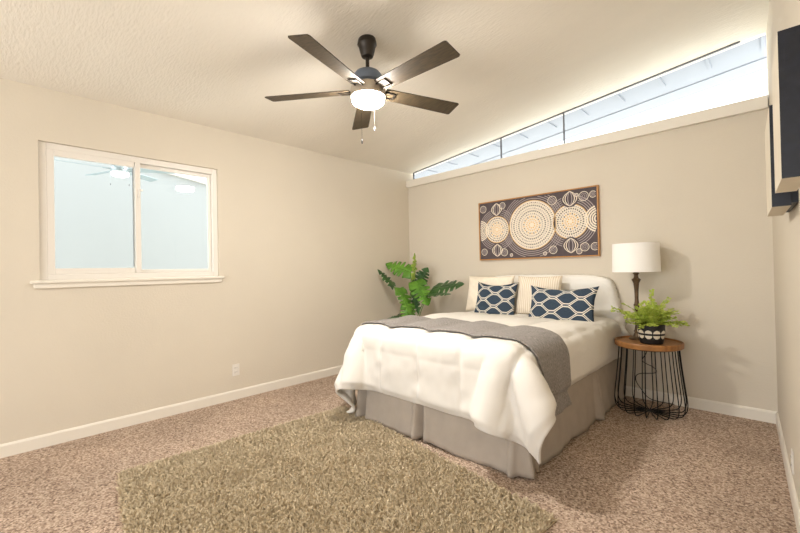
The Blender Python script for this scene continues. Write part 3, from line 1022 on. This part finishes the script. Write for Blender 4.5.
# ------------------------------------------------------------------ two block canvases on the right wall
M_blk = mat('blue_black_canvas_edge', (18, 21, 32), rough=0.45, noise_amt=0.3, noise_scale=40, bump=0.15, bump_scale=200, dist=0.002)
M_cnv = mat('cream_canvas_face', (222, 212, 192), rough=0.7, noise_amt=0.03, noise_scale=8)
def wall_block(y0, y1, z0, z1, off, label):
    t = thing('canvas_print', label, 'picture', (wx((y0 + y1) / 2), (y0 + y1) / 2, z0), 0, 'block canvases on the right wall')
    cx, cy = t.location.x, t.location.y
    def X(y, d): return wx(y) - d - cx
    d0 = 0.022
    bm = bmesh.new()
    add_hexa(bm, [(X(y0, off), y0 - cy, 0), (X(y0, d0), y0 - cy, 0), (X(y1, d0), y1 - cy, 0), (X(y1, off), y1 - cy, 0),
                  (X(y0, off), y0 - cy, z1 - z0), (X(y0, d0), y0 - cy, z1 - z0), (X(y1, d0), y1 - cy, z1 - z0), (X(y1, off), y1 - cy, z1 - z0)])
    bmesh.ops.recalc_face_normals(bm, faces=bm.faces)
    for f in bm.faces:
        n = f.normal
        f.material_index = 1 if (abs(n.y) > 0.8 or n.z > 0.8) else 0
    obj('canvas', bm, [M_cnv, M_blk], t)
    bm = bmesh.new()
    add_hexa(bm, [(X(y0 + .012, d0), y0 + .012 - cy, 0.012), (X(y0 + .012, 0), y0 + .012 - cy, 0.012), (X(y1 - .012, 0), y1 - .012 - cy, 0.012), (X(y1 - .012, d0), y1 - .012 - cy, 0.012),
                  (X(y0 + .012, d0), y0 + .012 - cy, z1 - z0 - .012), (X(y0 + .012, 0), y0 + .012 - cy, z1 - z0 - .012), (X(y1 - .012, 0), y1 - .012 - cy, z1 - z0 - .012), (X(y1 - .012, d0), y1 - .012 - cy, z1 - z0 - .012)])
    obj('backing_frame', bm, M_blk, t)
wall_block(-2.51, -2.17, 1.508, 1.965, 0.079, 'thick dark-edged block canvas nearest the camera on the right wall')
wall_block(-1.95, -1.50, 1.480, 1.905, 0.080, 'thick dark-edged block canvas further along the right wall, lower beside the high-window ledge')

# ------------------------------------------------------------------ outlets
def outlet(loc, rotz, label, h=0.115):
    t = thing('wall_outlet', label, 'outlet', loc, rotz)
    bm = bmesh.new(); add_box(bm, (-0.036, -0.006, -h / 2), (0.036, 0, h / 2), 0.002)
    obj('cover_plate', bm, M_vinyl, t)
    for z in (-0.022, 0.022):
        bm = bmesh.new(); add_box(bm, (-0.017, -0.008, z - 0.014), (0.017, -0.005, z + 0.014), 0.003)
        r = obj('receptacle', bm, M_vinyl, t)
        bm = bmesh.new()
        add_box(bm, (-0.008, -0.0086, z - 0.003), (-0.006, -0.0078, z + 0.007)); add_box(bm, (0.006, -0.0086, z - 0.003), (0.008, -0.0078, z + 0.007))
        obj('slot', bm, M_gasket, r)
outlet((0, -2.57, 0.29), PI / 2, 'white outlet plate low on the left wall between the window and the corner plant')
outlet((wx(-1.29) , -1.29, 0.20), -PI / 2 - math.atan(TH) * 0 + math.atan(TH), 'white outlet plate low on the right wall near the baseboard')

# ------------------------------------------------------------------ side table
TX, TY, TZ = 3.074, -0.325, 0.590
M_iron = mat('black_iron_wire', (24, 23, 24), rough=0.45, metal=0.4)
M_wood = mat('brown_oiled_wood', (138, 92, 50), rough=0.45, rgb2=(172, 120, 68), noise_scale=6, stretch=(1, 9, 1), bump=0.08, bump_scale=40, dist=0.002)
def make_table():
    t = thing('side_table', 'round wood-topped side table with a black wire cage base beside the bed', 'side table', (TX, TY, 0))
    bm = lathe([(0, 0.556), (0.242, 0.556), (0.251, 0.562), (0.253, 0.596), (0.249, 0.604), (0.242, 0.604), (0.238, 0.596), (0.236, TZ), (0, TZ)], 64)
    obj('tabletop', bm, M_wood, t, smooth=True, auto=0.5)
    n = 20
    for k in range(n):
        a = 2 * PI * (k + 0.35) / n
        prof = [(0.220, 0.556), (0.228, 0.45), (0.246, 0.28), (0.262, 0.14), (0.264, 0.085), (0.254, 0.04), (0.225, 0.012), (0.15, 0.006), (0.03, 0.006)]
        pts = smooth_path([(r * math.cos(a), r * math.sin(a), z) for r, z in prof], 4)
        bm = bmesh.new(); add_tube(bm, pts, 0.0042, 6)
        obj('wire', bm, M_iron, t, smooth=True)
    for nm, r, z in (('top_hoop', 0.220, 0.553),):
        bm = bmesh.new()
        add_tube(bm, [(r * math.cos(2 * PI * k / 48), r * math.sin(2 * PI * k / 48), z) for k in range(49)], 0.0045, 6)
        obj(nm, bm, M_iron, t, smooth=True)
    bm = lathe([(0, 0.001), (0.022, 0.001), (0.022, 0.010), (0, 0.010)], 20)
    obj('hub', bm, M_iron, t)
make_table()

# ------------------------------------------------------------------ table lamp
def make_lamp():
    lx, ly, lz = 2.975, -0.235, TZ
    t = thing('table_lamp', 'bronze candlestick table lamp with white drum shade standing on the side table', 'lamp', (lx, ly, lz))
    M_br = mat('aged_bronze', (96, 76, 54), rough=0.45, metal=0.45, noise_amt=0.2, noise_scale=30)
    M_sh = mat('white_linen_shade', (253, 250, 244), rough=0.9, spec=0.1, bump=0.1, bump_scale=250, dist=0.001)
    M_sh.node_tree.nodes['Principled BSDF'].inputs['Subsurface Weight'].default_value = 0.0
    bm = lathe([(0, 0), (0.066, 0), (0.068, 0.010), (0.060, 0.018), (0.040, 0.024), (0.030, 0.040), (0.024, 0.060), (0.030, 0.072), (0.022, 0.085), (0.017, 0.12), (0.016, 0.20), (0.019, 0.29),
                (0.027, 0.305), (0.018, 0.32), (0.015, 0.36), (0.017, 0.44), (0.023, 0.50), (0.034, 0.525), (0.036, 0.535), (0.020, 0.545), (0.016, 0.575), (0.026, 0.585), (0.026, 0.592), (0.010, 0.60), (0.010, 0.65), (0, 0.65)], 32)
    obj('lamp_base', bm, M_br, t, smooth=True, auto=0.7)
    bm = lathe([(0.187, 0.600), (0.182, 0.852), (0.179, 0.852), (0.184, 0.600), (0.187, 0.600)], 64)
    obj('lamp_shade', bm, M_sh, t, smooth=True, auto=0.8)
    bm = lathe([(0, 0.645), (0.012, 0.648), (0.014, 0.68), (0.030, 0.72), (0.032, 0.745), (0.022, 0.77), (0, 0.778)], 20)
    obj('bulb', bm, mat('frosted_bulb', (245, 242, 235), rough=0.3), t, smooth=True)
    bm = bmesh.new()
    for k in range(3):
        a = 2 * PI * k / 3
        add_tube(bm, [(0, 0, 0.835), (0.180 * math.cos(a), 0.180 * math.sin(a), 0.845)], 0.002, 6)
    add_tube(bm, [(0.036, 0, 0.64), (0.04, 0, 0.74), (0.02, 0, 0.83), (0, 0, 0.84), (-0.02, 0, 0.83), (-0.04, 0, 0.74), (-0.036, 0, 0.64)], 0.002, 6)
    add_tube(bm, [(-0.04, 0, 0.64), (0.04, 0, 0.64)], 0.003, 6)
    obj('shade_harp', bm, M_br, t)
    # cord: over the back of the table top and down in loops behind the cage
    w0 = Vector((lx, ly, lz))
    pts = [(lx + 0.02, ly + 0.06, TZ + 0.006), (3.01, TY + 0.228, TZ + 0.022), (3.01, TY + 0.268, TZ - 0.01), (3.00, TY + 0.275, 0.45), (2.96, -0.03, 0.36), (3.05, -0.028, 0.31), (3.06, -0.028, 0.265), (2.93, -0.03, 0.235), (2.90, -0.03, 0.18), (2.94, -0.03, 0.10), (3.02, -0.035, 0.02), (3.2, -0.04, 0.012)]
    bm = bmesh.new(); add_tube(bm, [Vector(p) - w0 for p in smooth_path(pts, 6)], 0.0035, 6)
    obj('power_cord', bm, M_iron, t, smooth=True)
make_lamp()

# ------------------------------------------------------------------ leafy plant in the patterned pot on the table
def make_pot_plant():
    X0, Y0 = 3.108, -0.365
    t = thing('potted_fern', 'bright green leafy plant in a black and cream half-moon pot on the side table', 'plant', (X0, Y0, TZ))
    M_k = mat('black_glaze', (26, 25, 26), rough=0.45)
    M_c = mat('cream_glaze', (238, 230, 210), rough=0.5)
    seg, rows = 168, 60
    H = 0.165
    verts, faces, fm = [], [], []
    def rad(f): return 0.082 + 0.018 * f ** 0.8 + 0.005 * math.sin(f * PI)
    for j in range(rows + 1):
        f = j / rows
        for k in range(seg):
            a = 2 * PI * k / seg
            r = rad(f) * (0.96 if f < 0.02 else 1)
            verts.append((r * math.cos(a), r * math.sin(a), H * f))
    for j in range(rows):
        for k in range(seg):
            k2 = (k + 1) % seg
            faces.append((j * seg + k, j * seg + k2, (j + 1) * seg + k2, (j + 1) * seg + k))
            f = (j + 0.5) / rows
            nper = 10
            q = ((k + 0.5) / seg * nper) % 1 - 0.5
            xx = q * 2 * PI * 0.098 / nper
            m = 0
            z = f * H
            R = 0.0275
            if 0 < z - 0.090 < R and xx * xx + (z - 0.090) ** 2 < R * R: m = 1
            if 0 < 0.074 - z < R and xx * xx + (0.074 - z) ** 2 < R * R: m = 1
            fm.append(m)
    # rim and soil
    b0 = len(verts)
    for r, z in ((0.094, H + 0.002), (0.090, H - 0.02)):
        for k in range(seg):
            a = 2 * PI * k / seg
            verts.append((r * math.cos(a), r * math.sin(a), z))
    for ring0, ring1 in ((rows * seg, b0), (b0, b0 + seg)):
        for k in range(seg):
            k2 = (k + 1) % seg
            faces.append((ring0 + k, ring0 + k2, ring1 + k2, ring1 + k)); fm.append(0)
    faces.append(tuple(range(seg))[::-1]); fm.append(0)
    mesh_obj('pot', verts, faces, [M_k, M_c], t, fmat=fm)
    obj('soil', lathe([(0, H - 0.015), (0.090, H - 0.018)], 32), mat('dark_soil', (52, 42, 34), rough=0.95, bump=0.5, bump_scale=80), t)
    M_l = mat('lime_green_leaf', (158, 182, 62), rough=0.5, rgb2=(204, 214, 104), noise_scale=30)
    M_s = mat('green_stem', (130, 160, 70), rough=0.6)
    rnd = random.Random(11)
    lv, lf = [], []
    sb = bmesh.new()
    for k in range(84):
        a = rnd.uniform(0, 2 * PI)
        L = rnd.uniform(0.10, 0.31)
        el = rnd.uniform(0.25, 1.35)
        if k % 3 == 0: el = rnd.uniform(0.35, 0.75)
        p = Vector((rnd.uniform(-.045, .045), rnd.uniform(-.045, .045), H - 0.01))
        d = Vector((math.cos(a) * math.cos(el), math.sin(a) * math.cos(el), math.sin(el)))
        # keep the sprays off the wall and lamp
        if p.y + Y0 + d.y * L > -0.05: d.y *= 0.3
        pts = [p.copy()]
        n = 9
        for i in range(n):
            d = (d + Vector((0, 0, -0.05)) + Vector((rnd.uniform(-.1, .1), rnd.uniform(-.1, .1), rnd.uniform(-.05, .05)))).normalized()
            pts.append(pts[-1] + d * (L / n))
        add_tube(sb, pts, 0.0014, 4, r_end=0.0007)
        for i in range(2, n + 1):
            for sdir in (-1, 1):
                for m_ in range(2):
                    q = pts[i] - d * (L / n) * 0.5 * m_
                    tdir = (pts[i] - pts[i - 1]).normalized()
                    side = tdir.cross(Vector((rnd.uniform(-.5, .5), rnd.uniform(-.5, .5), 1))).normalized() * sdir
                    dirv = (tdir * 0.5 + side + Vector((0, 0, rnd.uniform(-.3, .35)))).normalized()
                    nn = dirv.cross(tdir).normalized()
                    l = rnd.uniform(0.018, 0.032); wd = l * 0.45
                    cr = dirv.cross(nn).normalized()
                    o0 = len(lv)
                    lv += [q, q + dirv * l * .45 + cr * wd, q + dirv * l, q + dirv * l * .45 - cr * wd, q + dirv * l * .5 + nn * l * .1]
                    lf += [(o0, o0 + 1, o0 + 4), (o0 + 1, o0 + 2, o0 + 4), (o0 + 2, o0 + 3, o0 + 4), (o0 + 3, o0, o0 + 4)]
    obj('stems', sb, M_s, t, smooth=True)
    f = mesh_obj('foliage', lv, lf, M_l, t, smooth=False)
    f['kind'] = 'stuff'
make_pot_plant()

# ------------------------------------------------------------------ monstera in the corner
def make_monstera():
    bx, by = 0.42, -0.42
    t = thing('potted_monstera', 'tall split-leaf monstera plant in the corner behind the bed', 'plant', (bx, by, 0))
    bm = lathe([(0, 0), (0.115, 0), (0.125, 0.02), (0.150, 0.26), (0.156, 0.275), (0.148, 0.28), (0.140, 0.26), (0, 0.25)], 40)
    obj('pot', bm, mat('white_ceramic_pot', (225, 220, 210), rough=0.4), t, smooth=True, auto=0.6)
    obj('soil', lathe([(0, 0.262), (0.141, 0.258)], 32), mat('potting_soil', (50, 40, 32), rough=0.95), t)
    greens = [mat('bright_monstera_leaf', (70, 118, 36), rough=0.4, rgb2=(108, 156, 52), noise_scale=9),
              mat('dark_monstera_leaf', (40, 74, 38), rough=0.35, rgb2=(66, 104, 50), noise_scale=9),
              mat('young_monstera_leaf', (150, 180, 70), rough=0.45, rgb2=(174, 198, 92), noise_scale=9)]
    M_st = mat('monstera_stem', (96, 132, 58), rough=0.5)
    cam = Vector(CAM)
    def at(px, py, y):
        d = FX + RX * ((px - 400) / 392.68) - UX * ((py - 266.5) / 392.68)
        k = (y - cam.y) / d.y
        return cam + d * k
    def leaf(base, tip, width, nrm, mi, droop=0.15, fold=0.2):
        T = (tip - base); L = T.length; T.normalize()
        N = (nrm - T * nrm.dot(T)).normalized()
        B = T.cross(N).normalized()
        # outline half: heart base, deep slits between lobes
        n = 40
        verts, faces = [], []
        mid = []
        rnd = random.Random(int(px_seed[0])); px_seed[0] += 1
        slits = [0.26, 0.42, 0.57, 0.71]
        def half(f):
            w_ = (math.sin(PI * min(1, (f + 0.14) / 1.14) ** 0.72)) ** 0.75
            return w_ * width / 2
        def P3(f, s):
            x = f * L
            r = s / (width / 2)
            z = -droop * L * f * f - fold * abs(s) + 0.012 * math.sin(f * 22) * r * r
            return base + T * x + B * s + N * z
        for side in (1, -1):
            o0 = len(verts)
            for i in range(n + 1):
                f = i / n
                w_ = half(f)
                d = min(abs(f - q - 0.02 * side) for q in slits)
                if d < 0.021: w_ *= 0.34
                back = 0.13 * (1 - f) ** 5
                for j in range(5):
                    s = w_ * j / 4
                    ff = f - back * (j / 4) + 0.10 * (j / 4) ** 1.5 * (1 - f) * (0.4 + f)
                    verts.append(P3(ff, side * s))
            for i in range(n):
                for j in range(4):
                    a = o0 + i * 5 + j
                    q = (a, a + 5, a + 6, a + 1)
                    faces.append(q if side == 1 else q[::-1])
        vv_ = [v - Vector((bx, by, 0)) for v in verts]
        lf = mesh_obj('leaf', vv_, faces, greens[mi], t)
        sm_ = lf.modifiers.new('thickness', 'SOLIDIFY'); sm_.thickness = 0.0012
        # stem
        b0 = Vector((bx + random.uniform(-.035, .035), by + random.uniform(-.03, .03), 0.26))
        m1 = b0.lerp(base, 0.45); m1.z = b0.z + (base.z - b0.z) * 0.62
        bm = bmesh.new()
        add_tube(bm, [p - Vector((bx, by, 0)) for p in smooth_path([b0, m1, base], 8)], 0.006, 8, r_end=0.0035)
        obj('stem', bm, M_st, t, smooth=True)
    px_seed = [3]
    tc = -FX
    up = Vector((0, 0, 1))
    #      base px        tip px        depth base/tip  width  normal                    material
    L = [((411, 272), (385, 262), -0.42, -0.55, 0.24, tc * 0.9 + up * 0.5, 0),
         ((414, 279), (417, 253), -0.36, -0.34, 0.15, tc * 0.5 + RX * 0.85, 2),
         ((394, 286), (379, 268), -0.60, -0.74, 0.16, tc * 0.35 + up * 0.9, 1),
         ((416, 281), (428, 303), -0.38, -0.55, 0.26, tc * 0.9 + up * 0.45, 0),
         ((417, 285), (428, 268), -0.30, -0.25, 0.20, tc * 0.8 - up * 0.2, 1),
         ((432, 289), (462, 281), -0.40, -0.44, 0.27, tc * 0.75 + up * 0.75, 1),
         ((429, 294), (450, 291), -0.45, -0.55, 0.15, tc * 0.45 + up * 0.8, 1),
         ((400, 288), (412, 312), -0.50, -0.60, 0.19, tc * 0.8 + RX * 0.4, 0),
         ((413, 290), (417, 314), -0.42, -0.50, 0.16, tc * 0.7 - RX * 0.7, 1),
         ((406, 314), (384, 318), -0.52, -0.66, 0.16, tc * 0.3 + up * 0.9, 1),
         ((408, 304), (408, 324), -0.52, -0.62, 0.20, tc * 0.9 + up * 0.3, 0)]
    for (b, tp, y0, y1, wd, nr, mi) in L:
        leaf(at(*b, y0), at(*tp, y1), wd, nr, mi, droop=0.10, fold=0.18)
make_monstera()
